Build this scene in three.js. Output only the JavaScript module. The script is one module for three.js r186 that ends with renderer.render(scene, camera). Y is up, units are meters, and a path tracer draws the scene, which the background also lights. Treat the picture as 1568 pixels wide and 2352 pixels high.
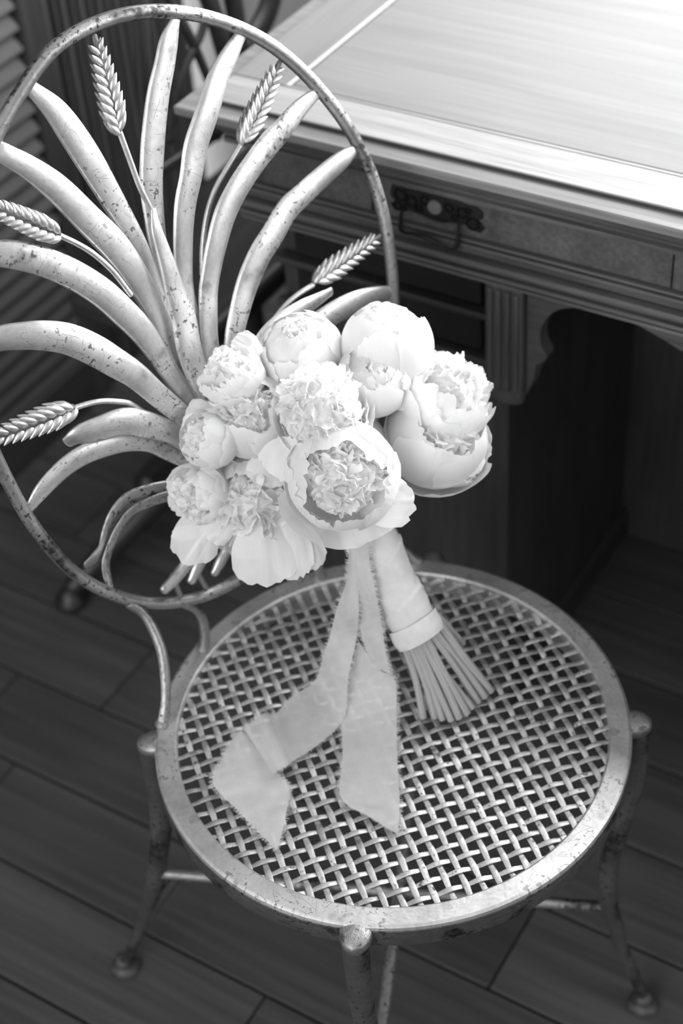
import * as THREE from 'three';
import { mergeGeometries } from 'three/addons/utils/BufferGeometryUtils.js';
import { RoundedBoxGeometry } from 'three/addons/geometries/RoundedBoxGeometry.js';
import { RectAreaLightUniformsLib } from 'three/addons/lights/RectAreaLightUniformsLib.js';

// ───────────────────────── camera, sky, lights, exposure ─────────────────────────
const V = (x, y, z) => new THREE.Vector3(x, y, z);
const scene = new THREE.Scene();
const camera = new THREE.PerspectiveCamera(35.53, 1568 / 2352, 0.05, 60);
camera.position.set(-0.027, 1.4836, 0.8773);
camera.setRotationFromMatrix(new THREE.Matrix4().makeBasis(V(0.9965, -0.06204, 0.05594), V(0.08354, 0.74007, -0.66733), V(0, 0.66967, 0.74266)));
camera.focus = 1.17;
camera.userData.fStop = 4.5;
scene.add(camera);

const renderer = new THREE.WebGLRenderer({ antialias: true });
renderer.toneMapping = THREE.LinearToneMapping;
renderer.toneMappingExposure = 1.22;
renderer.shadowMap.enabled = true;
scene.background = new THREE.Color(0.5, 0.5, 0.5);        // overcast daylight outside the windows

// The room runs along the desk: local x along the desk front, y up, z out of the desk front.
const TURN = -0.594, ORIGIN = V(0.15747, 0, -0.36219);
const room = (x, y, z) => V(x, y, z).applyAxisAngle(V(0, 1, 0), TURN).add(ORIGIN);
RectAreaLightUniformsLib.init();
function windowFillLight(intensity, w, h, at, towards) {       // area light in a window opening: daylight, and added fill
  const l = new THREE.RectAreaLight(0xffffff, intensity, w, h);
  l.position.copy(room(...at)); l.lookAt(room(...towards)); l.name = 'window_fill_light';
  scene.add(l);
}
windowFillLight(10.5, 2.0, 0.94, [0.65, 1.42, -0.82], [0.65, 1.42, 1]);
windowFillLight(2.1, 1.2, 1.7, [2.57, 1.75, -0.1], [0, 1.75, -0.1]);
windowFillLight(3.9, 1.6, 1.7, [0.1, 1.75, 2.77], [0.1, 1.75, 0]);  // added front fill, set as an unseen window behind the camera
windowFillLight(15, 1.1, 0.7, [-1.55, 0.5, 0.57], [-1.55, 0.5, -1]);  // added light hidden in the alcove to brighten the back wall

// ───────────────────────── helpers ─────────────────────────
let seed = 7;
const rnd = () => { seed = (seed + 0x6D2B79F5) | 0; let t = Math.imul(seed ^ (seed >>> 15), 1 | seed); t = (t + Math.imul(t ^ (t >>> 7), 61 | t)) ^ t; return ((t ^ (t >>> 14)) >>> 0) / 4294967296; };
const rr = (a, b) => a + (b - a) * rnd();
const hash = (x, y, z) => { let h = Math.imul(x, 374761393) ^ Math.imul(y, 668265263) ^ Math.imul(z, 2147483647 - 1013); h = Math.imul(h ^ (h >>> 13), 1274126177); return ((h ^ (h >>> 16)) >>> 0) / 4294967296; };
const sm = (t) => t * t * (3 - 2 * t), mix = (a, b, t) => a + (b - a) * t, clamp = (x, a = 0, b = 1) => Math.min(b, Math.max(a, x));
function noise2(x, y, px = 0, py = 0, s = 0) {             // value noise, -1..1, tileable when px, py are given
  const xi = Math.floor(x), yi = Math.floor(y), fx = sm(x - xi), fy = sm(y - yi), w = (a, p) => (p ? ((a % p) + p) % p : a);
  const g = (a, b) => hash(w(xi + a, px), w(yi + b, py), s);
  return 2 * mix(mix(g(0, 0), g(1, 0), fx), mix(g(0, 1), g(1, 1), fx), fy) - 1;
}
function noise3(x, y, z, s = 0) {
  const zi = Math.floor(z); return mix(noise2(x, y, 0, 0, s + zi * 17), noise2(x, y, 0, 0, s + (zi + 1) * 17), sm(z - zi));
}
const fbm = (x, y, px, py, s, n = 4) => { let a = 0, k = 0.5, f = 1; for (let i = 0; i < n; i++) { a += k * noise2(x * f, y * f, px * f, py * f, s + i); f *= 2; k *= 0.5; } return a; };
const used = {};
const numbered = (n) => { used[n] = (used[n] ?? -1) + 1; return used[n] ? `${n}_${String(used[n]).padStart(3, '0')}` : n; };
function mesh(name, geo, mat, parent) {
  const m = new THREE.Mesh(geo, mat); m.name = parent && parent !== scene ? name : numbered(name);
  m.castShadow = m.receiveShadow = true; (parent ?? scene).add(m); return m;
}
function group(name, label, category, pos, turn = 0) {
  const g = new THREE.Group(); g.name = numbered(name); g.userData = { label, category };
  g.position.copy(pos); g.rotation.y = turn; scene.add(g); return g;
}
function texture(w, h, fn, srgb = true) {
  const d = new Uint8Array(w * h * 4);
  for (let y = 0; y < h; y++) for (let x = 0; x < w; x++) { const v = clamp(fn(x / w, y / h, x, y)) * 255, i = (y * w + x) * 4; d[i] = d[i + 1] = d[i + 2] = v; d[i + 3] = 255; }
  const t = new THREE.DataTexture(d, w, h); t.wrapS = t.wrapT = THREE.RepeatWrapping; t.magFilter = THREE.LinearFilter; t.minFilter = THREE.LinearMipmapLinearFilter; t.generateMipmaps = true;
  if (srgb) t.colorSpace = THREE.SRGBColorSpace; t.needsUpdate = true; return t;
}
const rep = (t, u, v) => { const c = t.clone(); c.repeat.set(u, v); c.needsUpdate = true; return c; };
function grid(nu, nv, fn, uvScale = [1, 1]) {              // fn(u, v) -> Vector3
  const p = [], uv = [], ix = [];
  for (let i = 0; i <= nu; i++) for (let j = 0; j <= nv; j++) { const q = fn(i / nu, j / nv); p.push(q.x, q.y, q.z); uv.push(i / nu * uvScale[0], j / nv * uvScale[1]); }
  for (let i = 0; i < nu; i++) for (let j = 0; j < nv; j++) { const a = i * (nv + 1) + j, b = a + nv + 1; ix.push(a, b, a + 1, b, b + 1, a + 1); }
  const g = new THREE.BufferGeometry(); g.setAttribute('position', new THREE.Float32BufferAttribute(p, 3)); g.setAttribute('uv', new THREE.Float32BufferAttribute(uv, 2)); g.setIndex(ix); g.computeVertexNormals(); return g;
}
// A bar swept along points: hw = half widths, up = which way its front faces, front / back = bulge as a share of the half width.
function sweep(points, hw, { up = V(0, 1, 0), front = 1, back = 1, seg = 40, K = 16, round0 = true, round1 = true, flat = 1, uOff = 0 } = {}) {
  const curve = new THREE.CatmullRomCurve3(points, false, 'centripetal'), n = points.length;
  const W = (t) => { if (!Array.isArray(hw)) return hw; const x = t * (n - 1), i = Math.min(n - 2, Math.floor(x)), f = x - i; const g = (k) => hw[clamp(k, 0, n - 1)]; const a = g(i - 1), b = g(i), c = g(i + 1), d = g(i + 2); return Math.max(1e-4, 0.5 * (2 * b + (c - a) * f + (2 * a - 5 * b + 4 * c - d) * f * f + (3 * b - a - 3 * c + d) * f * f * f)); };
  const rings = []; let len = 0, last = null;
  const add = (c, T, w) => { const B = T.clone().cross(up).normalize(), N = B.clone().cross(T).normalize(); rings.push({ c, B, N, w, len }); };
  for (let i = 0; i <= seg; i++) {
    const t = i / seg, c = curve.getPoint(t), T = curve.getTangent(t); if (last) len += c.distanceTo(last); last = c; const w = W(t);
    if (i === 0 && round0) for (let k = 4; k >= 1; k--) { const a = k / 4.3 * Math.PI / 2; add(c.clone().addScaledVector(T, -Math.sin(a) * w * Math.min(front, 1)), T, w * Math.cos(a)); }
    add(c, T, w);
    if (i === seg && round1) for (let k = 1; k <= 4; k++) { const a = k / 4.3 * Math.PI / 2; add(c.clone().addScaledVector(T, Math.sin(a) * w * Math.min(front, 1)), T, w * Math.cos(a)); }
  }
  const p = [], uv = [], ix = [];
  rings.forEach((r) => { for (let k = 0; k <= K; k++) { const a = k / K * Math.PI * 2, s = Math.sin(a), q = r.c.clone().addScaledVector(r.B, Math.cos(a) * r.w).addScaledVector(r.N, (s > 0 ? Math.pow(s, flat) * front : s * back) * r.w); p.push(q.x, q.y, q.z); uv.push(r.len * 4 + uOff, k / K * Math.PI * 2 * (Array.isArray(hw) ? 0.009 : hw) * 4 + uOff * 1.7); } });
  for (let i = 0; i < rings.length - 1; i++) for (let k = 0; k < K; k++) { const a = i * (K + 1) + k, b = a + K + 1; ix.push(a, a + 1, b, b, a + 1, b + 1); }
  for (const [e, f] of [[0, 1], [rings.length - 1, 0]]) { const c = rings[e].c, q = p.length / 3; p.push(c.x, c.y, c.z); uv.push(uOff, 0); for (let k = 0; k < K; k++) { const a = e * (K + 1) + k; f ? ix.push(q, a + 1, a) : ix.push(q, a, a + 1); } }
  const g = new THREE.BufferGeometry(); g.setAttribute('position', new THREE.Float32BufferAttribute(p, 3)); g.setAttribute('uv', new THREE.Float32BufferAttribute(uv, 2)); g.setIndex(ix); g.computeVertexNormals();
  return g;
}
function box(w, h, d, x, y, z, r = 0.002) {                // a box with chamfered edges, uv in metres along its long side
  const g = r ? new RoundedBoxGeometry(w, h, d, 2, Math.min(r, w / 2.1, h / 2.1, d / 2.1)) : new THREE.BoxGeometry(w, h, d);
  g.translate(x, y, z); return woodUv(g, w >= h && w >= d ? 0 : d >= h ? 2 : 1);
}
function woodUv(g, axis = 0, off = rr(0, 9)) {             // u along the grain, v across
  const p = g.attributes.position, n = g.attributes.normal, uv = new Float32Array(p.count * 2);
  for (let i = 0; i < p.count; i++) { const q = [p.getX(i), p.getY(i), p.getZ(i)], m = [Math.abs(n.getX(i)), Math.abs(n.getY(i)), Math.abs(n.getZ(i))]; const o = [0, 1, 2].filter((k) => k !== axis), k = m[o[0]] > m[o[1]] ? o[1] : o[0]; uv[2 * i] = q[axis] + off; uv[2 * i + 1] = q[k] + off * 0.37; }
  g.setAttribute('uv', new THREE.BufferAttribute(uv, 2)); return g;
}
function extrude(pts, depth, bevel = 0.001) {
  const s = new THREE.Shape(); pts.forEach(([x, y], i) => (i ? s.lineTo(x, y) : s.moveTo(x, y)));
  return new THREE.ExtrudeGeometry(s, { depth, bevelEnabled: bevel > 0, bevelSize: bevel, bevelThickness: bevel, bevelSegments: 2, curveSegments: 10 });
}
const spline = (pts, n) => new THREE.CatmullRomCurve3(pts.map(([x, y]) => V(x, y, 0)), false, 'centripetal').getPoints(n).map((q) => [q.x, q.y]);

// ───────────────────────── materials (the place is seen without colour) ─────────────────────────
const N = 1024, flecks = new Float32Array(N * N);
for (let k = 0; k < 1100; k++) {                            // fine scratches and rubbed spots in the metal leaf
  let x = rnd() * N, y = rnd() * N, a = rr(-0.5, 0.5) + (rnd() < 0.3 ? Math.PI / 2 : 0); const L = rr(10, 90), s = rr(0.15, 0.65);
  for (let i = 0; i < L; i++) { a += rr(-0.09, 0.09); x += Math.cos(a); y += Math.sin(a); const q = ((Math.floor(y) + N * 4) % N) * N + ((Math.floor(x) + N * 4) % N); flecks[q] = Math.max(flecks[q], s * Math.min(1, (L - i) / 8)); }
}
const giltMap = (base, wear, deep = 0.30) => texture(N, N, (u, v, x, y) => {
  const m = fbm(u * 6, v * 6, 6, 6, 3, 4), f = fbm(u * 90, v * 90, 90, 90, 9, 3), patch = clamp((fbm(u * 9, v * 9, 9, 9, 21, 4) - 0.30 + wear) * 5), speck = clamp((f - 0.30 + 0.25 * wear) * 7) * clamp(0.25 + m * 1.8 + wear);
  return base * (1 + 0.24 * m + 0.06 * f) * (1 - deep * patch * clamp(0.6 + f)) * (1 - 0.5 * speck) * (1 - 0.7 * flecks[y * N + x] * clamp(0.5 + 2 * m));
});
const giltBump = texture(512, 512, (u, v) => 0.5 + 0.25 * fbm(u * 14, v * 14, 14, 14, 5, 3) + 0.35 * fbm(u * 70, v * 110, 70, 110, 6, 2), false);
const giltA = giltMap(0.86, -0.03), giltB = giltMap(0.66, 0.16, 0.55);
const gilt = new THREE.MeshStandardMaterial({ map: giltA, metalness: 0.9, roughness: 0.40, bumpMap: giltBump, bumpScale: 0.00014 });
const giltSeat = new THREE.MeshStandardMaterial({ map: giltA, metalness: 0.92, roughness: 0.47, bumpMap: giltBump, bumpScale: 0.0003 });
const giltWorn = new THREE.MeshStandardMaterial({ map: giltB, metalness: 0.9, roughness: 0.44, bumpMap: giltBump, bumpScale: 0.0004 });
const giltDark = new THREE.MeshStandardMaterial({ map: giltB, color: 0x9a9a9a, metalness: 0.6, roughness: 0.5, bumpMap: giltBump, bumpScale: 0.0008 });  // darker tone: patina, plus shade put into the colour
const wood = (lo, hi, s) => texture(1024, 512, (u, v) => { const w = v + 0.012 * noise2(u * 4, v * 6, 4, 6, s); const a = fbm(u * 4, w * 48, 4, 48, s, 4), b = fbm(u * 14, w * 200, 14, 200, s + 5, 2), c = fbm(u * 2, v * 4, 2, 4, s + 9, 3); return mix(lo, hi, clamp(0.5 + 0.55 * a + 0.3 * b + 0.5 * c)); });
const woodTop = new THREE.MeshPhysicalMaterial({ map: rep(wood(0.48, 0.555, 31), 1.2, 2.4), roughness: 0.68 });
const woodEdge = new THREE.MeshPhysicalMaterial({ map: rep(wood(0.54, 0.72, 37), 2, 4), roughness: 0.58 });
const woodLedge = new THREE.MeshStandardMaterial({ map: rep(wood(0.44, 0.60, 39), 2, 4), roughness: 0.66 });
const inlayMat = new THREE.MeshStandardMaterial({ color: 0xdadada, roughness: 0.42 });
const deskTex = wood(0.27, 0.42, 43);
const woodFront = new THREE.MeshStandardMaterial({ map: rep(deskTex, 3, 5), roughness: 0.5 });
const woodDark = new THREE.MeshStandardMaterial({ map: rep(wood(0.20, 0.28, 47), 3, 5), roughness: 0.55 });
const burl = new THREE.MeshStandardMaterial({ map: texture(512, 512, (u, v) => 0.34 + 0.08 * fbm(u * 7 + 0.8 * noise2(u * 5, v * 5, 5, 5, 2), v * 7, 7, 7, 12, 5) + 0.04 * noise2(u * 80, v * 80, 80, 80, 3)), roughness: 0.5 });
burl.map.repeat.set(4, 4);
const burlDark = new THREE.MeshStandardMaterial({ map: burl.map, color: 0x5a5a5a, roughness: 0.5 });
const floorTex = wood(0.36, 0.50, 51), floorMats = [1, 0.92, 0.84].map((k) => new THREE.MeshStandardMaterial({ map: rep(floorTex, 1.1, 2.6), color: new THREE.Color(k * 0.46, k * 0.46, k * 0.46), roughness: 0.62 }));
const gapMat = new THREE.MeshStandardMaterial({ color: 0x141414, roughness: 0.9 });
const plaster = new THREE.MeshStandardMaterial({ color: 0xb4b4b4, roughness: 0.9 }), ceilingMat = new THREE.MeshStandardMaterial({ color: 0xb8b8b8, roughness: 0.95 });
const boardMat = new THREE.MeshStandardMaterial({ map: rep(wood(0.28, 0.41, 57), 2, 5), roughness: 0.55 });
const shutterMat = new THREE.MeshStandardMaterial({ map: rep(wood(0.26, 0.34, 61), 2, 5), roughness: 0.5 }), shutterDark = new THREE.MeshStandardMaterial({ map: rep(wood(0.20, 0.28, 63), 2, 4), roughness: 0.55 });
const chairWood = new THREE.MeshStandardMaterial({ map: rep(wood(0.15, 0.24, 67), 3, 5), roughness: 0.4 });
const brass = new THREE.MeshStandardMaterial({ color: 0x4a4a4a, metalness: 0.7, roughness: 0.45 });
const bossMat = new THREE.MeshStandardMaterial({ color: 0x7c7c7c, metalness: 0.4, roughness: 0.6 });
const handleMat = new THREE.MeshStandardMaterial({ map: giltB, color: 0x505050, metalness: 0.7, roughness: 0.5, bumpMap: giltBump, bumpScale: 0.002 });
const petalBump = texture(256, 256, (u, v) => 0.5 + 0.4 * fbm(u * 3, v * 40, 3, 40, 77, 3), false);
const petalMat = new THREE.MeshPhysicalMaterial({ color: 0xfcfcfc, roughness: 0.75, side: THREE.DoubleSide, transmission: 0.42, thickness: 0, bumpMap: petalBump, bumpScale: 0.00025 });
const heartMat = new THREE.MeshPhysicalMaterial({ color: 0xfcfcfc, roughness: 0.8, side: THREE.DoubleSide, transmission: 0.40, thickness: 0 });
const silkTex = texture(512, 512, (u, v) => 0.93 + 0.03 * noise2(u * 256, v * 256, 256, 256, 4) + 0.03 * fbm(u * 8, v * 8, 8, 8, 8, 3));
const silk = new THREE.MeshPhysicalMaterial({ color: 0xdedede, map: silkTex, roughness: 0.75, side: THREE.DoubleSide, sheen: 0.3, sheenRoughness: 0.6, transparent: true, opacity: 0.8 });
const silkWrap = new THREE.MeshPhysicalMaterial({ color: 0xe2e2e2, map: silkTex, roughness: 0.6, sheen: 0.4, sheenRoughness: 0.5 });
const fibre = new THREE.MeshStandardMaterial({ color: 0xd8d8d8, roughness: 0.9, side: THREE.DoubleSide });
const stemMat = new THREE.MeshStandardMaterial({ map: rep(wood(0.52, 0.74, 71), 6, 30), roughness: 0.5 });

// ───────────────────────── the room ─────────────────────────
function structure(name, geo, mat, parent) {
  const m = mesh(name, geo, mat, parent);
  if (!parent) { m.position.copy(ORIGIN); m.rotation.y = TURN; m.userData.kind = 'structure'; }
  return m;
}
const merged = (a) => mergeGeometries(a.map((g) => (g.index ? g.toNonIndexed() : g)));
const XL = -0.86, XR = 2.6, ZB = -0.84, ZF = 2.8, HT = 2.9;
const floor = structure('floor', box(XR + 2.8, 0.06, ZF - ZB + 0.4, (XR - 2.4) / 2, -0.036, (ZF + ZB) / 2, 0), gapMat);
{
  const PW = 0.117, fixed = { '-2': -0.59, '-3': -0.462, '-1.5': 0 };
  for (let r = -11; r < 20; r++) {
    const z0 = 0.447 + r * PW, XA = z0 < -0.66 ? -2.3 : XL, cuts = [XA];
    let x = r === -2 ? -0.59 : r === -3 ? -0.462 : XA + rr(0.15, 1.0);
    if (r === -2) { cuts.push(-0.59, 0.1326); x = 0.1326 + rr(0.8, 1.1); }
    while (x < XR - 0.1) { cuts.push(x); x += rr(0.8, 1.5); }
    cuts.push(XR);
    for (let i = 0; i < cuts.length - 1; i++) { const a = cuts[i] + 0.0012, b = cuts[i + 1] - 0.0012; mesh('plank', box(b - a, 0.014, PW - 0.0034, (a + b) / 2, -0.007, z0 + PW / 2, 0.0016), floorMats[Math.floor(rnd() * 3)], floor); }
  }
}
structure('ceiling', box(XR + 2.8, 0.12, ZF - ZB + 0.4, (XR - 2.4) / 2, HT + 0.06, (ZF + ZB) / 2, 0), ceilingMat);
function wallWithWindow(name, along, at, a0, a1, out, w0, w1, y0, y1) {   // a wall 16 cm thick with one window opening
  const T = 0.16, piece = (p, q, ya, yb) => along === 'x' ? box(q - p, yb - ya, T, (p + q) / 2, (ya + yb) / 2, at + out * T / 2, 0) : box(T, yb - ya, q - p, at + out * T / 2, (ya + yb) / 2, (p + q) / 2, 0);
  const w = structure(name, merged([piece(a0, w0, 0, HT), piece(w1, a1, 0, HT), piece(w0, w1, 0, y0), piece(w0, w1, y1, HT)]), plaster);
  const bars = [], f = 0.045, fr = (p, q, ya, yb) => bars.push(along === 'x' ? box(q - p, yb - ya, 0.05, (p + q) / 2, (ya + yb) / 2, at + out * 0.1, 0.004) : box(0.05, yb - ya, q - p, at + out * 0.1, (ya + yb) / 2, (p + q) / 2, 0.004));
  fr(w0, w0 + f, y0, y1); fr(w1 - f, w1, y0, y1); fr(w0, w1, y0, y0 + f); fr(w0, w1, y1 - f, y1); fr((w0 + w1) / 2 - 0.015, (w0 + w1) / 2 + 0.015, y0, y1);
  structure(`window_${(used.win = (used.win ?? 0) + 1)}`, merged(bars), plaster);
  return w;
}
wallWithWindow('wall_back', 'x', ZB, -2.4, XR + 0.16, -1, -0.37, 1.67, 0.93, 1.91);
wallWithWindow('wall_right', 'z', XR, ZB, ZF, 1, -0.72, 0.52, 0.88, 2.62);
wallWithWindow('wall_front', 'x', ZF, XL - 0.16, XR + 0.16, 1, -0.73, 0.93, 0.88, 2.62);  // window added to hold the front fill light
const wallLeft = structure('wall_left', box(0.16, HT, ZF + 0.66, XL - 0.11, HT / 2, (ZF - 0.66) / 2, 0), plaster);
wallWithWindow('wall_alcove_front', 'x', 0.6, -2.4, XL - 0.19, 1, -2.12, -0.98, 0.14, 0.86);  // low unseen window added to light the alcove wall
structure('wall_alcove_left', box(0.16, HT, 0.6 - ZB + 0.32, -2.48, HT / 2, (0.6 + ZB) / 2, 0), plaster);
structure('baseboard_back', merged([box(1.9, 0.028, 0.012, -1.45, 0.014, ZB + 0.006, 0.003)]), shutterDark);

// vertical dark boards of the panelled wall beside the shutter, each with two beads
for (let i = 0; i < 9; i++) {
  const z = -0.342 - i * 0.036; if (z - 0.017 < -0.665) break;
  mesh('board', merged([box(0.022, 2.4, 0.034, XL - 0.018, 1.2, z, 0.004), box(0.012, 2.4, 0.008, XL - 0.004, 1.2, z - 0.008, 0.004), box(0.010, 2.4, 0.006, XL - 0.004, 1.2, z + 0.007, 0.003)]), boardMat, wallLeft);
}
mesh('corner_post', box(0.05, 2.4, 0.04, XL - 0.012, 1.2, -0.318, 0.006), shutterDark, wallLeft);

// louvered shutter hung against the left wall
{
  const g = group('louvered_shutter', 'tall shutter of pale tilted louvers in a dark frame', 'shutter', ORIGIN, TURN), x = XL + 0.006;
  mesh('stile', box(0.032, 2.2, 0.036, x, 1.1, -0.3, 0.004), shutterDark, g);
  mesh('stile', box(0.032, 2.2, 0.05, x, 1.1, 0.62, 0.004), shutterDark, g);
  mesh('rail', box(0.03, 0.085, 0.885, x, 0.0425, 0.16, 0.004), shutterDark, g);
  mesh('rail', box(0.03, 0.09, 0.885, x, 2.155, 0.16, 0.004), shutterDark, g);
  const s = new RoundedBoxGeometry(0.042, 0.006, 0.88, 2, 0.0025); woodUv(s, 2, 1.3);
  for (let y = 0.105, i = 0; y < 2.1; y += 0.0285, i++) { const m = mesh('louver', s, shutterMat, g); m.position.set(x, y, 0.16); m.rotation.z = -0.95 + rr(-0.02, 0.02); }
}

// ───────────────────────── dark wooden chair behind ─────────────────────────
{
  const g = group('desk_chair', 'dark wooden chair with crossed curved back slats standing behind the desk corner', 'chair', room(-0.475, 0, -0.2), TURN);
  const B = (name, pts, r, o = {}) => mesh(name, sweep(pts.map((q) => V(...q)), r, { up: V(1, 0, 0), front: 0.6, back: 0.6, seg: 24, K: 10, ...o }), chairWood, g);
  const bx = -0.025, o = 0.2;                              // the back stands in this plane; z runs along it
  const S = (pts, r) => B('back_slat', pts.map(([y, z]) => [bx, y, z + o]), r);
  S([[0.76, -0.16], [0.712, -0.184], [0.681, -0.197], [0.64, -0.212], [0.57, -0.238]], 0.0065);
  S([[0.76, -0.245], [0.696, -0.215], [0.675, -0.185], [0.655, -0.163], [0.60, -0.128]], 0.0065);
  S([[0.80, -0.20], [0.722, -0.233], [0.66, -0.248], [0.60, -0.262], [0.565, -0.268]], 0.013);
  S([[0.80, -0.26], [0.703, -0.278], [0.65, -0.281], [0.614, -0.284], [0.575, -0.28]], 0.014);
  S([[0.80, -0.40], [0.67, -0.352], [0.64, -0.305], [0.616, -0.256], [0.57, -0.21]], 0.017);
  B('back_post', [[bx, 0.43, o - 0.05], [bx, 0.6, o - 0.09], [bx, 0.84, o - 0.12]], 0.012);
  B('back_post', [[bx, 0.43, o - 0.45], [bx, 0.6, o - 0.47], [bx, 0.84, o - 0.47]], 0.016);
  B('top_rail', [[bx, 0.84, o - 0.12], [bx, 0.855, o - 0.29], [bx, 0.84, o - 0.47]], 0.018);
  B('lower_rail', [[bx, 0.575, o - 0.08], [bx, 0.565, o - 0.22], [bx, 0.565, o - 0.36], [bx, 0.575, o - 0.47]], 0.008);
  mesh('seat', box(0.20, 0.035, 0.46, -0.01, 0.43, -0.03, 0.012), chairWood, g);
  const col = new THREE.LatheGeometry([[0, 0.09], [0.034, 0.09], [0.04, 0.11], [0.036, 0.15], [0.022, 0.18], [0.02, 0.36], [0.05, 0.40], [0.05, 0.415], [0, 0.415]].map(([a, b]) => new THREE.Vector2(a, b)), 24);
  mesh('column', col, chairWood, g);
  for (const [x, z] of [[-0.13, 0.286], [-0.177, 0.045], [0.09, -0.25], [0.095, -0.03]]) {
    const l = B('leg', [[0, 0.125, 0], [x * 0.45, 0.115, z * 0.45], [x * 0.8, 0.06, z * 0.8], [x * 0.97, 0.03, z * 0.97]], [0.022, 0.02, 0.017, 0.014], { up: V(0, 1, 0), front: 1, back: 1 });
    const c = mesh('caster', new THREE.LatheGeometry([[0, 0], [0.017, 0], [0.021, 0.006], [0.021, 0.014], [0.014, 0.022], [0.010, 0.03], [0, 0.032]].map(([a, b]) => new THREE.Vector2(a, b)), 20), brass, l); c.position.set(x, 0, z);
  }
}

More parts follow.
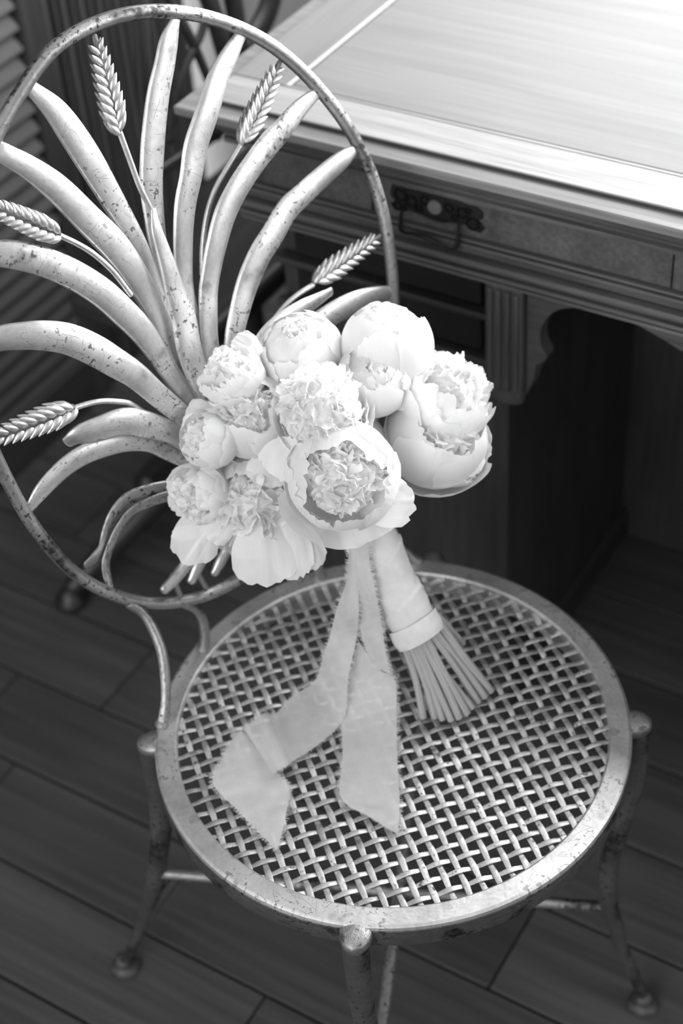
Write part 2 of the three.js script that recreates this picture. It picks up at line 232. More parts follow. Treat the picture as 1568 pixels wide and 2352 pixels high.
// ───────────────────────── desk ─────────────────────────
{
  const g = group('writing_desk', 'antique wooden desk with pale inlaid top, carved drawer handle and arched apron', 'desk', V(0.1497, 0.0623, -0.3101), TURN);
  g.scale.setScalar(0.958); const FL = -0.065;           // local height of the floor
  const A = (name, geo, mat) => mesh(name, geo, mat, g);
  const X0 = -0.343, X1 = 1.25, D = 0.74, iw = 0.052;
  // top: four border boards round a field panel, a pale inlay line between them
  A('field_panel', box(X1 - X0 - 0.134, 0.012, D - 0.114, (X0 + X1) / 2 + 0.001, 0.744, -D / 2, 0.0006), woodTop);
  A('border_board', box(X1 - X0, 0.012, iw, (X0 + X1) / 2, 0.744, -iw / 2, 0.002), woodEdge);
  A('border_board', box(X1 - X0, 0.012, iw, (X0 + X1) / 2, 0.744, -D + iw / 2, 0.002), woodEdge);
  A('border_board', box(0.0615, 0.012, D - 2 * iw - 0.001, X0 + 0.03075, 0.744, -D / 2, 0.0008), woodTop);
  A('border_board', box(0.0615, 0.012, D - 2 * iw - 0.001, X1 - 0.03075, 0.744, -D / 2, 0.0008), woodTop);
  for (const z of [-iw - 0.0018, -D + iw + 0.0018]) A('inlay_line', box(X1 - X0 - 0.12, 0.0118, 0.003, (X0 + X1) / 2, 0.7442, z, 0), z > -0.2 ? woodEdge : inlayMat);
  for (const x of [X0 + 0.0635, X1 - 0.0635]) A('inlay_line', box(0.0035, 0.0121, D - 2 * iw - 0.004, x, 0.7442, -D / 2, 0), inlayMat);
  // stepped edge under the top and the moulding below it
  A('edge_board', box(X1 - X0 + 0.044, 0.009, D + 0.044, (X0 + X1) / 2, 0.7412, -D / 2, 0.0016), woodLedge);
  A('groove_shade_strip', box(X1 - X0 + 0.001, 0.0036, D + 0.001, (X0 + X1) / 2, 0.7473, -D / 2, 0.0004), woodDark);  // dark strip stands in for the shaded groove above the ledge
  const prof = spline([[0.017, 0.7367], [0.014, 0.7275], [0.005, 0.7215], [-0.004, 0.717], [-0.006, 0.712], [-0.012, 0.7115]], 20).concat([[-0.012, 0.706], [-0.008, 0.7045], [-0.008, 0.700], [-0.016, 0.699], [-0.03, 0.699], [-0.03, 0.7367]]);
  const run = (name, pr, x0, x1, mat) => { const e = extrude(pr.map(([z, y]) => [-z, y]), x1 - x0, 0); e.rotateY(Math.PI / 2); e.translate(x0, 0, 0); return A(name, woodUv(e, 0), mat); };
  run('cornice_moulding', prof, X0 + 0.012, X1 - 0.012, woodFront);
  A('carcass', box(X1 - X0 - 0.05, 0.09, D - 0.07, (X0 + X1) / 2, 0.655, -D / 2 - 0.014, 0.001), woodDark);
  // drawers of the frieze
  for (const [a, b, k] of [[-0.298, -0.1705, 0], [-0.168, 0.138, 1], [0.1391, 0.76, 2], [0.7625, 1.2, 3]]) {
    const d = A('drawer', box(b - a, 0.041, 0.014, (a + b) / 2, 0.6765, -0.026, 0.0015), burl);
    mesh('drawer_bead', box(b - a, 0.003, 0.004, (a + b) / 2, 0.6978, -0.0185, 0.0014), woodFront, d);
    if (k !== 1) continue;
    // pierced back plate, round boss and swinging bail
    const out = [[-0.049, 0.008], [-0.047, 0.014], [-0.040, 0.0145], [-0.034, 0.012], [-0.022, 0.0125], [-0.017, 0.0165], [-0.010, 0.016], [-0.004, 0.019], [0.004, 0.0185], [0.010, 0.016], [0.018, 0.0135], [0.030, 0.011], [0.042, 0.011], [0.048, 0.008], [0.048, 0.002], [0.042, -0.001], [0.046, -0.004], [0.050, -0.009], [0.046, -0.0135], [0.038, -0.012], [0.030, -0.009], [0.016, -0.0105], [0.006, -0.013], [-0.006, -0.013], [-0.018, -0.010], [-0.030, -0.009], [-0.038, -0.0125], [-0.046, -0.012], [-0.049, -0.007], [-0.043, -0.003], [-0.049, 0.002]];
    const plate = extrude(out, 0.0018, 0.0007); plate.translate(-0.0975, 0.6785, -0.019);
    const relief = [[-0.038, 0.006, 0.006], [-0.026, 0.002, 0.005], [0.028, 0.003, 0.005], [0.039, -0.006, 0.006], [-0.012, 0.006, 0.004], [0.014, 0.005, 0.004], [-0.042, -0.007, 0.004], [0.020, -0.004, 0.003], [-0.018, -0.004, 0.003], [0.034, 0.007, 0.003]].map(([x, y, r]) => new THREE.TorusGeometry(r, 0.0013, 8, 20).translate(-0.0975 + x, 0.6785 + y, -0.0163));
    mesh('handle_plate', merged([plate, ...relief]), handleMat, d);
    const bossG = new THREE.LatheGeometry([[0, 0.0022], [0.004, 0.0021], [0.0058, 0.0016], [0.007, 0.0025], [0.0075, 0]].map(([a2, b2]) => new THREE.Vector2(a2, b2)), 24); bossG.rotateX(Math.PI / 2); bossG.translate(-0.0985, 0.6805, -0.0165);
    mesh('boss', bossG, bossMat, d);
    mesh('bail', sweep([[-0.1325, 0.672, -0.013], [-0.133, 0.662, -0.010], [-0.1325, 0.652, -0.008], [-0.127, 0.6505, -0.006], [-0.115, 0.6535, -0.004], [-0.098, 0.6535, -0.003], [-0.084, 0.648, -0.004], [-0.076, 0.6455, -0.006], [-0.0725, 0.648, -0.008], [-0.072, 0.660, -0.011], [-0.072, 0.669, -0.013]].map((q) => V(...q)), [0.0016, 0.0018, 0.002, 0.0016, 0.002, 0.0026, 0.002, 0.0016, 0.002, 0.0018, 0.0016], { up: V(0, 0, 1), seg: 50, K: 10 }), handleMat, d);
  }
  // string mouldings under the drawers
  run('string_moulding', [[-0.034, 0.6575], [-0.024, 0.657], [-0.024, 0.6558], [-0.0145, 0.6552], [-0.0135, 0.6538], [-0.0145, 0.6525], [-0.024, 0.652], [-0.024, 0.6508], [-0.0135, 0.650], [-0.0125, 0.6485], [-0.0145, 0.647], [-0.025, 0.6465], [-0.025, 0.6452], [-0.018, 0.6445], [-0.018, 0.638], [-0.025, 0.6375], [-0.025, 0.636], [-0.0115, 0.635], [-0.009, 0.632], [-0.0095, 0.629], [-0.013, 0.6275], [-0.024, 0.627], [-0.024, 0.625], [-0.0095, 0.6245], [-0.0085, 0.6215], [-0.0115, 0.619], [-0.024, 0.6185], [-0.024, 0.617], [-0.0125, 0.6165], [-0.0115, 0.614], [-0.014, 0.612], [-0.025, 0.6115], [-0.034, 0.6115]], X0 + 0.02, X1 - 0.02, woodFront);
  // pilaster with flutes and a turned foot
  const pil = (x) => {
    const p = A('pilaster', box(0.041, 0.132, 0.022, x, 0.545, -0.027, 0.003), woodFront);
    for (const dx of [-0.014, -0.0047, 0.0047, 0.014]) mesh('reed', box(0.0058, 0.118, 0.006, x + dx, 0.548, -0.0155, 0.0026), woodFront, p);
    const cor = new THREE.LatheGeometry([[0.0205, 0.008], [0.0205, 0], [0.018, -0.004], [0.020, -0.0065], [0.017, -0.010], [0.010, -0.0125], [0, -0.013]].map(([a, b]) => new THREE.Vector2(a, b)), 24); cor.scale(1, 1, 0.55); cor.translate(x, 0.480, -0.026);
    mesh('pilaster_foot', cor, woodFront, p);
  };
  pil(-0.026); pil(0.585);
  // arched apron over the kneehole
  const half = [[-0.004, 0.486], [0.001, 0.497], [0.005, 0.516], [0.006, 0.524], [0.014, 0.531], [0.017, 0.538], [0.0125, 0.545], [0.009, 0.559], [0.013, 0.578], [0.026, 0.596], [0.047, 0.6055], [0.075, 0.609], [0.10, 0.607], [0.127, 0.599], [0.155, 0.589], [0.185, 0.579], [0.22, 0.571], [0.28, 0.566]];
  const arch = spline(half, 60), mir = arch.slice(0, -1).reverse().map(([x, y]) => [0.56 - x, y]);
  const ap = extrude([[-0.004, 0.6125], ...arch, ...mir, [0.564, 0.6125]], 0.016, 0.0008); ap.translate(0, 0, -0.04);
  A('apron', woodUv(ap, 0), woodFront);
  // left pedestal with recessed panels; right pedestal the same
  for (const [a, b] of [[-0.322, -0.048], [0.606, 1.22]]) {
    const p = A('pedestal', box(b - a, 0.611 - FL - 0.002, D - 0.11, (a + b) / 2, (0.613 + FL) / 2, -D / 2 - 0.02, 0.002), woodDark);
    mesh('panel_rail', box(b - a, 0.016, 0.02, (a + b) / 2, 0.602, -0.052, 0.002), woodDark, p);
    for (const [y0, y1] of [[0.545, 0.59], [0.488, 0.535]]) { mesh('carved_panel', box(b - a - 0.05, y1 - y0, 0.012, (a + b) / 2, (y0 + y1) / 2, -0.068, 0.004), burlDark, p); mesh('panel_rail', box(b - a, 0.008, 0.016, (a + b) / 2, y0 - 0.006, -0.061, 0.003), woodDark, p); }
    mesh('plinth', box(b - a + 0.02, 0.05, D - 0.09, (a + b) / 2, FL + 0.026, -D / 2 - 0.02, 0.004), woodDark, p);
  }
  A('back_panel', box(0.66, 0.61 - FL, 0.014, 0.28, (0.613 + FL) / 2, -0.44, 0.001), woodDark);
}

// ───────────────────────── metal chair ─────────────────────────
const SEAT = 0.45;
const chair = group('garden_chair', 'gilded metal chair with round woven seat and wheat sheaf back', 'chair', V(0, 0, 0));
const C = (name, geo, mat = gilt, parent = chair) => mesh(name, geo, mat, parent);
// seat ring
{
  const R = 0.2, r = 0.1805, h = 0.024, band = (p) => {
    const pts = p.map(([a, b]) => new THREE.Vector2(a, b)), dense = [];
    for (let i = 0; i < pts.length - 1; i++) dense.push(pts[i].clone().lerp(pts[i + 1], 0.03), pts[i].clone().lerp(pts[i + 1], 0.97));
    const g = new THREE.LatheGeometry(dense, 160), uv = g.attributes.uv, pos = g.attributes.position;
    for (let i = 0; i < uv.count; i++) uv.setXY(i, uv.getX(i) * 5.0, Math.hypot(pos.getX(i), pos.getZ(i)) * 4 + pos.getY(i) * 4);
    return g.translate(0, SEAT, 0);
  };
  C('seat_rim', band([[r, -h], [r, -0.0015], [r + 0.0015, 0], [R - 0.003, 0], [R - 0.0008, -0.0012], [R, -0.0038], [R - 0.0012, -0.0046]]), giltSeat).userData.label = 'flat round seat rim with rubbed metal leaf';
  C('seat_apron', band([[R - 0.0012, -0.0044], [R, -0.0052], [R + 0.0003, -0.012], [R, -h + 0.001], [R - 0.001, -h], [r, -h]]), giltDark).userData.label = 'upright band under the seat rim, coloured dark for patina and shade';
}
// woven seat: flat crimped strips crossing over and under
{
  const phi = -0.2684, S = 0.01265, dA = V(Math.cos(phi), 0, Math.sin(phi)), dB = V(-Math.sin(phi), 0, Math.cos(phi)), a0 = -0.0261, b0 = 0.168, Rr = 0.1815;
  const strip = (dir, across, c, ph, wide) => {
    const h = Math.sqrt(Rr * Rr - c * c), n = Math.ceil(2 * h / S * 8), w = wide, t = 0.00045, rows = [];
    const jig = rr(-0.0003, 0.0003);
    for (let i = 0; i <= n; i++) {
      const s = -h + 2 * h * i / n, q = s / S - ph, z = 0.0008 * clamp(1.15 * Math.cos(Math.PI * q), -1, 1), ww = w * (1 + 0.10 * Math.cos(Math.PI * q));
      rows.push(V(0, SEAT - 0.0062 + z, 0).addScaledVector(dir, s).addScaledVector(across, c + jig + 0.00025 * Math.sin(s * 90 + c * 400)), ww);
    }
    const m = rows.length / 2, sec = [[-1, 0], [-0.8, 0.75], [0, 1], [0.8, 0.75], [1, 0], [0.8, -1], [-0.8, -1], [-1, 0]];
    const g = grid(m - 1, sec.length - 1, (u, v) => { const i = Math.round(u * (m - 1)), [x, y] = sec[Math.round(v * (sec.length - 1))]; return rows[2 * i].clone().addScaledVector(across, x * rows[2 * i + 1]).add(V(0, y * t, 0)); }, [2 * h * 4, 0.05]);
    const uv = g.attributes.uv, o = rnd() * 3; for (let i = 0; i < uv.count; i++) uv.setXY(i, uv.getX(i) + o, uv.getY(i) + o * 1.3);
    return g;
  };
  // nodes lie at a = a0 + i S, b = b0 + j S; a strip along b is on top where i + j is even
  for (let i = -20; i <= 20; i++) { const c = a0 + i * S; if (Math.abs(c) < Rr - 0.012) C('woven_strip', strip(dB, dA, c, b0 / S + i, 0.0024), giltSeat); }
  for (let j = -34; j <= 6; j++) { const c = b0 + j * S; if (Math.abs(c) < Rr - 0.012) C('woven_strip', strip(dA, dB, c, a0 / S + j + 1, 0.0022), giltSeat); }
}
// legs, feet and stretchers
{
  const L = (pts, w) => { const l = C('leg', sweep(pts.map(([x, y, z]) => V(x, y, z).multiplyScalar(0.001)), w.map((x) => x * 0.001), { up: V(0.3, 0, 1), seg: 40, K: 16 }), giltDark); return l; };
  const foot = (l, x, z) => { const f = new THREE.LatheGeometry([[0, 0], [0.013, 0], [0.0155, 0.003], [0.0155, 0.005], [0.013, 0.008], [0.008, 0.0085], [0.0095, 0.014], [0.009, 0.019], [0.004, 0.023], [0, 0.0235]].map(([a, b]) => new THREE.Vector2(a, b)), 24); f.translate(x / 1000, 0, z / 1000); mesh('foot', f, giltDark, l); };
  const knob = (l, x, z) => { const k = new THREE.SphereGeometry(0.0135, 20, 14); { const p = k.attributes.position; for (let i = 0; i < p.count; i++) { const y = p.getY(i) / 0.0135; p.setY(i, 0.0135 * Math.sign(y) * Math.pow(Math.abs(y), 0.55)); } k.computeVertexNormals(); } k.scale(1.25, 0.60, 0.95); k.rotateY(-Math.atan2(z, x)); k.translate(x / 1000 * 0.972, SEAT - 0.0084, z / 1000 * 0.972); mesh('knuckle', k, giltWorn, l); };
  const wv = [10.5, 10, 9.5, 9.2, 9, 8, 6.8, 6, 5.5, 5.5];
  const right = [[206, 436, 17], [205, 363, 17], [197, 300, 17], [191, 241, 16], [194, 179, 17], [202, 146, 17], [208, 112, 18], [219, 78, 18], [229, 42, 19], [237, 14, 20]];
  const left = [[-205, 436, -6], [-209, 350, -12], [-216, 300, -16], [-224, 260, -23], [-233, 215, -29], [-244, 172, -37], [-257, 128, -47], [-271, 82, -57], [-284, 44, -66], [-296, 14, -74]];
  const mir = (q) => { const a = 233.5 * Math.PI / 180, bx = Math.cos(a), bz = Math.sin(a), d = q[0] * bx + q[2] * bz; return [2 * d * bx - q[0], q[1], 2 * d * bz - q[2]]; };
  const front = right.map(mir), back = left.map(mir);
  for (const s of [right, front, left, back]) { const l = L(s, wv); foot(l, s[9][0], s[9][2]); knob(l, s[0][0] * 1.0, s[0][2] * 1.0); }
  const bar = (a, b, r = 0.0055) => C('stretcher', sweep([V(...a), V(...a).lerp(V(...b), 0.5), V(...b)].map((q) => q.multiplyScalar(0.001)), r, { seg: 6, K: 12 }), giltWorn);
  bar([-226, 233, -24], [192, 176, 16]); bar([front[3][0], 190, front[3][2]], [back[3][0], 240, back[3][2]]);
  // small curved braces between each back leg and its stretcher
  for (const [a, b, c] of [[[-210, 228, -22], [-228, 190, -30], [-252, 132, -45]], [[-210, 228, -22], [-228, 190, -30], [-252, 132, -45]].map((q, i, all) => q) && [mir([-210, 228, -22]), mir([-228, 190, -30]), mir([-252, 132, -45])]]) C('brace', sweep([a, b, c].map(([x, y, z]) => V(x, y, z).multiplyScalar(0.001)), 0.005, { up: V(0.3, 0, 1), seg: 14, K: 10 }), giltDark);
  // brackets that carry the back
  const b1 = [[-208, 546, -71], [-200, 537, -69], [-194, 526, -64], [-188, 507, -53], [-187, 488, -41], [-189, 468, -29], [-194, 449, -19]], b2 = [[-167, 518, -95], [-160, 505, -100], [-156, 489, -103], [-156, 469, -103], [-159, 449, -103]];
  for (const s of [b1, b2, b2.map(mir), b1.map(mir)]) { const br = C('bracket', sweep(s.map(([x, y, z]) => V(x, y, z).multiplyScalar(0.001)), s.map((q, i) => (i === 0 || i === s.length - 1 ? 0.0056 : 0.0046)), { up: V(0.6, 0.1, 0.75), seg: 30, K: 14 }), giltWorn); const e = s[s.length - 1], k = new THREE.IcosahedronGeometry(0.0062, 2); k.scale(1, 0.7, 1); k.translate(e[0] / 1000, SEAT + 0.002, e[2] / 1000); mesh('weld', k, giltWorn, br); }
}
// the back: a leaning oval ring filled with blades and wheat ears; local x to the side, y up the back, z to the front
const bu = V(0.8039, 0, -0.5948), bv = V(-0.1194, 0.9797, -0.1613), bn = V(0.5827, 0.2007, 0.7875), bc = V(-0.1319, 0.2945 + SEAT, -0.1783);
const onBack = (x, y, z = 0) => bc.clone().addScaledVector(bu, x / 1000).addScaledVector(bv, y / 1000).addScaledVector(bn, z / 1000);
{
  const ang = [-18, 0, 15, 30, 50, 70, 88, 103, 115, 130, 148, 162, 176, 190, 204, 219, 236, 252, 266, 284, 306, 326], rel = [1.016, 1.012, 1.008, 0.992, 0.985, 0.987, 1.004, 1.017, 1.0, 0.985, 0.967, 0.96, 0.96, 0.961, 0.983, 1.012, 1.016, 0.995, 0.966, 0.962, 0.985, 1.008];
  const curve = new THREE.CatmullRomCurve3(ang.map((a, i) => onBack(200.6 * rel[i] * Math.cos(a * Math.PI / 180), 247.9 * rel[i] * Math.sin(a * Math.PI / 180))), true);
  const g = new THREE.TubeGeometry(curve, 220, 0.0054, 16, true), uv = g.attributes.uv; for (let i = 0; i < uv.count; i++) uv.setXY(i, uv.getX(i) * 5.6, uv.getY(i) * 0.14);
  C('back_ring', g, giltWorn);
}
const blades = [   // each: [x, y, z, half width] in mm along the blade, tip first
  [[-78, 228, 0, 5.1], [-64, 205, 1, 9], [-56, 184, 1, 10.9], [-49, 160, 2, 11.1], [-42, 134, 2, 10.1], [-36, 110, 2, 9.2], [-30, 84, 2, 8.2], [-26, 50, 1, 7.6], [-22, 2, 1, 7], [-10, -56, 0, 6.8]],
  [[-116, 198, 0, 6.2], [-114, 193, 3, 7.2], [-99, 176, 6, 8.7], [-84, 155, 8, 10.6], [-67, 123, 9, 11.5], [-52, 93, 10, 12.1], [-42, 62, 11, 10.8], [-35, 31, 10, 9.1], [-29, -4, 9, 7.7], [-14, -64, 8, 6.7]],
  [[-154, 127, 0, 7.7], [-139, 125, 5, 10], [-125, 118, 9, 10.9], [-108, 105, 12, 11], [-92, 89, 14, 11.2], [-76, 68, 16, 11.3], [-65, 48, 17, 11.1], [-54, 26, 17, 10.5], [-46, 3, 16, 9.1], [-38, -23, 14, 8.1], [-20, -76, 12, 7.2]],
  [[-175, 63, 0, 7.8], [-160, 66, 6, 10], [-146, 63, 11, 10.7], [-132, 58, 15, 11.5], [-115, 48, 18, 12], [-98, 31, 20, 12.1], [-84, 13, 21, 11.5], [-72, -3, 21, 10.5], [-59, -26, 20, 9.5], [-46, -48, 19, 8.9], [-25, -84, 16, 7.9]],
  [[-136, -36, 6, 5.4], [-128, -32, 12, 8.6], [-111, -33, 16, 10.6], [-92, -36, 18, 11.4], [-75, -47, 19, 11.1], [-57, -63, 18, 9.3], [-24, -97, 16, 8]],
  [[-184, -78, 0, 3.8], [-166, -66, 1, 7.2], [-145, -58, 1, 8.4], [-126, -55, 2, 8.8], [-105, -58, 2, 8.5], [-85, -64, 2, 8.2], [-67, -75, 2, 7.5], [-54, -90, 2, 7.1], [-23, -125, 2, 6.5]],
  [[-151, -150, -4, 3.6], [-140, -151, -8, 5.4], [-129, -147, -10, 5], [-120, -136, -12, 5.2], [-110, -126, -12, 6], [-96, -120, -12, 6.8], [-76, -122, -10, 7.2], [-52, -130, -8, 7.3], [-24, -142, -4, 6.6]],
  [[-138, -178, 0, 3.2], [-136, -167, -3, 4], [-133, -157, -4, 4], [-123, -146, -6, 4], [-111, -135, -6, 4], [-98, -128, -6, 4], [-83, -127, -4, 4.4], [-64, -130, -3, 4.8], [-27, -143, 0, 4.5]],
  [[53, 234, 0, 3.6], [41, 220, 1, 7.9], [31, 204, 2, 9], [20, 186, 2, 9.8], [10, 165, 2, 10.2], [3, 148, 2, 10.4], [-5, 125, 2, 10], [-9, 102, 1, 8.9], [-12, 77, 0, 7.9], [-13, 40, -1, 6.9], [-9, -41, -2, 5.9]],
  [[104, 203, 0, 5.2], [88, 192, 2, 8.1], [73, 181, 4, 9.6], [61, 168, 6, 10.3], [49, 154, 7, 10.7], [37, 139, 7, 10.7], [26, 119, 8, 10.1], [16, 102, 8, 9.7], [8, 82, 8, 9], [2, 62, 8, 8.5], [-2, 41, 7, 7.6], [-3, 18, 6, 6.9], [-3, -38, 4, 6.3]],
  [[161, 136, 0, 5.1], [139, 130, 2, 8.1], [120, 122, 4, 9.6], [104, 116, 5, 10.4], [88, 109, 7, 10.3], [65, 96, 9, 10.4], [46, 80, 10, 10.4], [30, 58, 11, 9.6], [23, 46, 11, 9.2], [15, 28, 10, 8.9], [10, 11, 10, 8.5], [5, -15, 9, 7.8], [3, -68, 8, 6.8]],
  [[188, 78, 0, 4.4], [174, 76, 2, 7.6], [158, 73, 3, 9.2], [138, 68, 4, 9.9], [121, 64, 6, 10.3], [106, 59, 6, 11], [83, 44, 8, 11.4], [71, 36, 8, 11.4], [53, 18, 8, 11], [39, -2, 8, 9.9], [28, -23, 7, 9.1], [16, -67, 6, 7.2]],
  [[199, -59, 0, 6], [177, -53, 1, 8.9], [155, -49, 2, 10.5], [133, -48, 2, 10.8], [99, -52, 2, 10.3], [48, -72, 1, 8.6], [24, -94, 0, 6.9]],
  [[132, -27, 4, 3.8], [112, -26, 8, 6.1], [95, -25, 11, 7.7], [75, -26, 12, 8.4], [56, -32, 12, 9.2], [32, -53, 11, 8.4], [16, -83, 8, 6.9]],
  [[-16, 111, 16, 2.2], [-19, 98, 18, 4.4], [-19, 81, 19, 5.9], [-19, 61, 20, 7.5], [-19, 40, 20, 9], [-18, 21, 20, 10.6], [-20, -1, 20, 11.1], [-19, -25, 19, 10.1], [-11, -62, 18, 8.3]],
];
blades.forEach((b, i) => { C('blade', sweep(b.map(([x, y, z]) => onBack(x, y, z)), b.map((q) => q[3] * 0.001), { up: bn, front: 0.42, back: 0.16, seg: 60, K: 20, flat: 0.8, uOff: i * 0.37 }), i === 6 || i === 7 ? giltWorn : gilt); });
for (const s of [[[-94, -205, 4, 4.9], [-82, -201, 4, 5.8], [-67, -193, 4, 5.8], [-45, -177, 6, 5.8], [-18, -156, 8, 5.8], [-12, -60, 8, 6]], [[-69, -210, 6, 4.6], [-61, -202, 6, 5.8], [-44, -187, 6, 5.8], [-14, -158, 8, 5.8], [-6, -60, 8, 6]], [[-47, -214, 8, 4.2], [-39, -207, 8, 5.4], [-27, -196, 8, 5.4], [-8, -162, 8, 5.4], [0, -60, 8, 6]], [[-16, -226, 6, 4.2], [-10, -200, 6, 5.4], [4, -160, 6, 5.4], [6, -60, 6, 6]], [[26, -218, 6, 4.2], [22, -195, 6, 5.4], [12, -160, 6, 5.4], [8, -60, 4, 6]]]) C('stalk', sweep(s.map(([x, y, z]) => onBack(x, y, z)), s.map((q) => q[3] * 0.001), { up: bn, front: 0.8, back: 0.6, seg: 30, K: 14 }), gilt);
for (const [x0, y0, x1, y1] of [[-82, -200, -80, -222], [-60, -203, -55, -228], [-20, -215, -16, -236]]) C('tie_pin', sweep([onBack(x0, y0, 0), onBack((x0 + x1) / 2, (y0 + y1) / 2, 0), onBack(x1, y1, 0)], 0.0028, { up: bn, seg: 8, K: 10 }), giltWorn);
// wheat ears: a stem, a core and two rows of overlapping grains
const grainGeo = new THREE.SphereGeometry(1, 14, 12);
{ const p = grainGeo.attributes.position; for (let i = 0; i < p.count; i++) { const y = p.getY(i), k = Math.pow(1 - 0.5 * (y + 1), 0.28) * (y > 0 ? 1 - 0.25 * y : 1), ridge = 1 + 0.22 * Math.max(0, 1 - Math.abs(p.getX(i)) * 3) * Math.sign(p.getZ(i)); p.setXYZ(i, p.getX(i) * k, y, p.getZ(i) * k * ridge); } grainGeo.computeVertexNormals(); }
for (const [tx, ty, bx, by, z, w, stem] of [
  [-18, 243, -22, 174, 6, 17.9, [[-21, 172], [-19, 149], [-17, 127], [-13, 107], [-12, 90]]],
  [133, 171, 83, 124, 0, 17, [[80, 122], [64, 110], [49, 98], [37, 83], [25, 58], [19, 38]]],
  [-139, 165, -95, 123, 12, 19.6, [[-94, 122], [-84, 112], [-74, 100], [-63, 81], [-54, 57]]],
  [-197, -4, -126, -9, 12, 20.6, [[-126, -9], [-113, -11], [-102, -14], [-90, -20], [-81, -26], [-72, -38]]],
  [194, -3, 120, -12, 4, 17.4, [[115, -14], [102, -15], [88, -18], [69, -27], [50, -40]]]]) {
  const T = onBack(tx, ty, z * 0.4), B = onBack(bx, by, z), ax = T.clone().sub(B), len = ax.length(); ax.normalize();
  const side = ax.clone().cross(bn).normalize(), nn = side.clone().cross(ax).normalize(), ww = w * 0.001;
  const ear = C('wheat_ear', sweep([B, B.clone().lerp(T, 0.3), B.clone().lerp(T, 0.7), T], [ww * 0.2, ww * 0.30, ww * 0.24, ww * 0.12], { up: bn, front: 0.7, back: 0.9, seg: 14, K: 12 }), giltDark);  // core coloured dark for the shade between grains
  mesh('stem', sweep(stem.map(([x, y], i) => onBack(x, y, mix(z, z > 8 ? 17 : z, i / stem.length))), 0.0023, { up: bn, seg: 30, K: 10 }), gilt, ear);
  const n = 9;
  for (let i = 0; i < n; i++) for (const s of [-1, 1]) for (const f of [1, -1]) {
    const t = (i + (s > 0 ? 0.45 : 0)) / n, k = (i === 0 ? 0.92 : 1.08 - 0.5 * t * t - 0.05 * t), m = mesh('grain', grainGeo, f > 0 ? gilt : giltWorn, ear);
    const dir = ax.clone().addScaledVector(side, s * 0.66).addScaledVector(nn, f * 0.12).normalize(), out = nn.clone().multiplyScalar(f).addScaledVector(side, s * 0.5); out.addScaledVector(dir, -out.dot(dir)).normalize();
    m.quaternion.setFromRotationMatrix(new THREE.Matrix4().makeBasis(dir.clone().cross(out), dir, out));
    m.position.copy(B).addScaledVector(ax, len * (0.045 + 0.92 * t)).addScaledVector(side, s * ww * 0.27 * k).addScaledVector(nn, f * ww * 0.13 * k);
    m.scale.set(ww * 0.205 * k, len * 0.12 * k, ww * 0.20 * k);
  }
}

// ───────────────────────── bridal bouquet ─────────────────────────
const bouquet = group('peony_bouquet', 'bouquet of white peonies with silk wrapped stems lying on the woven seat', 'bouquet', V(0.056, 0.46, 0.001));
const BO = bouquet.position.clone(), Q = (a) => V(...a).multiplyScalar(0.001).sub(BO);
const axis = V(-0.37, 0.8067, -0.4608).normalize();
function petal(R, { th0 = 0.3, th, w, rf = 1, flare = 0, ruffle = 0.05, notch = 0.06, az = 0, nu = 16, nv = 24, curl = 0 }, s) {
  const g = grid(nu, nv, (u, v) => {
    const t = v * 2 - 1, edge = 1 - 0.16 * Math.pow(Math.abs(t), 3.2) - notch * (0.5 + 0.5 * noise2(t * 3.2 + s, s * 1.7)) - notch * 0.6 * Math.abs(noise2(t * 9 + s, 3.1 * s)) - notch * 0.25 * Math.abs(noise2(t * 19 + s, 2.3 * s));
    const ang = th0 + (th * edge - th0) * u, ws = w * (0.30 + 0.70 * Math.sin(Math.min(1, u * 1.2) * Math.PI / 2)), ph = t * ws / Math.max(Math.sin(Math.min(ang, 2.6)), 0.5) * 0.9;
    const rip = ruffle * u * u * (0.35 + 0.65 * Math.abs(t)) * (noise2(t * 2.6 + s * 3, u * 2 + s) * 1.2 + 0.5 * noise2(t * 7 + s, u * 3 + s * 5));
    const r = R * (rf * (1 + flare * u * u - curl * Math.pow(u, 6)) + rip);
    return V(r * Math.sin(ang) * Math.cos(ph), -r * Math.cos(ang) - R * 0.12, r * Math.sin(ang) * Math.sin(ph));
  }, [1, 1]);
  return g.rotateY(az);
}
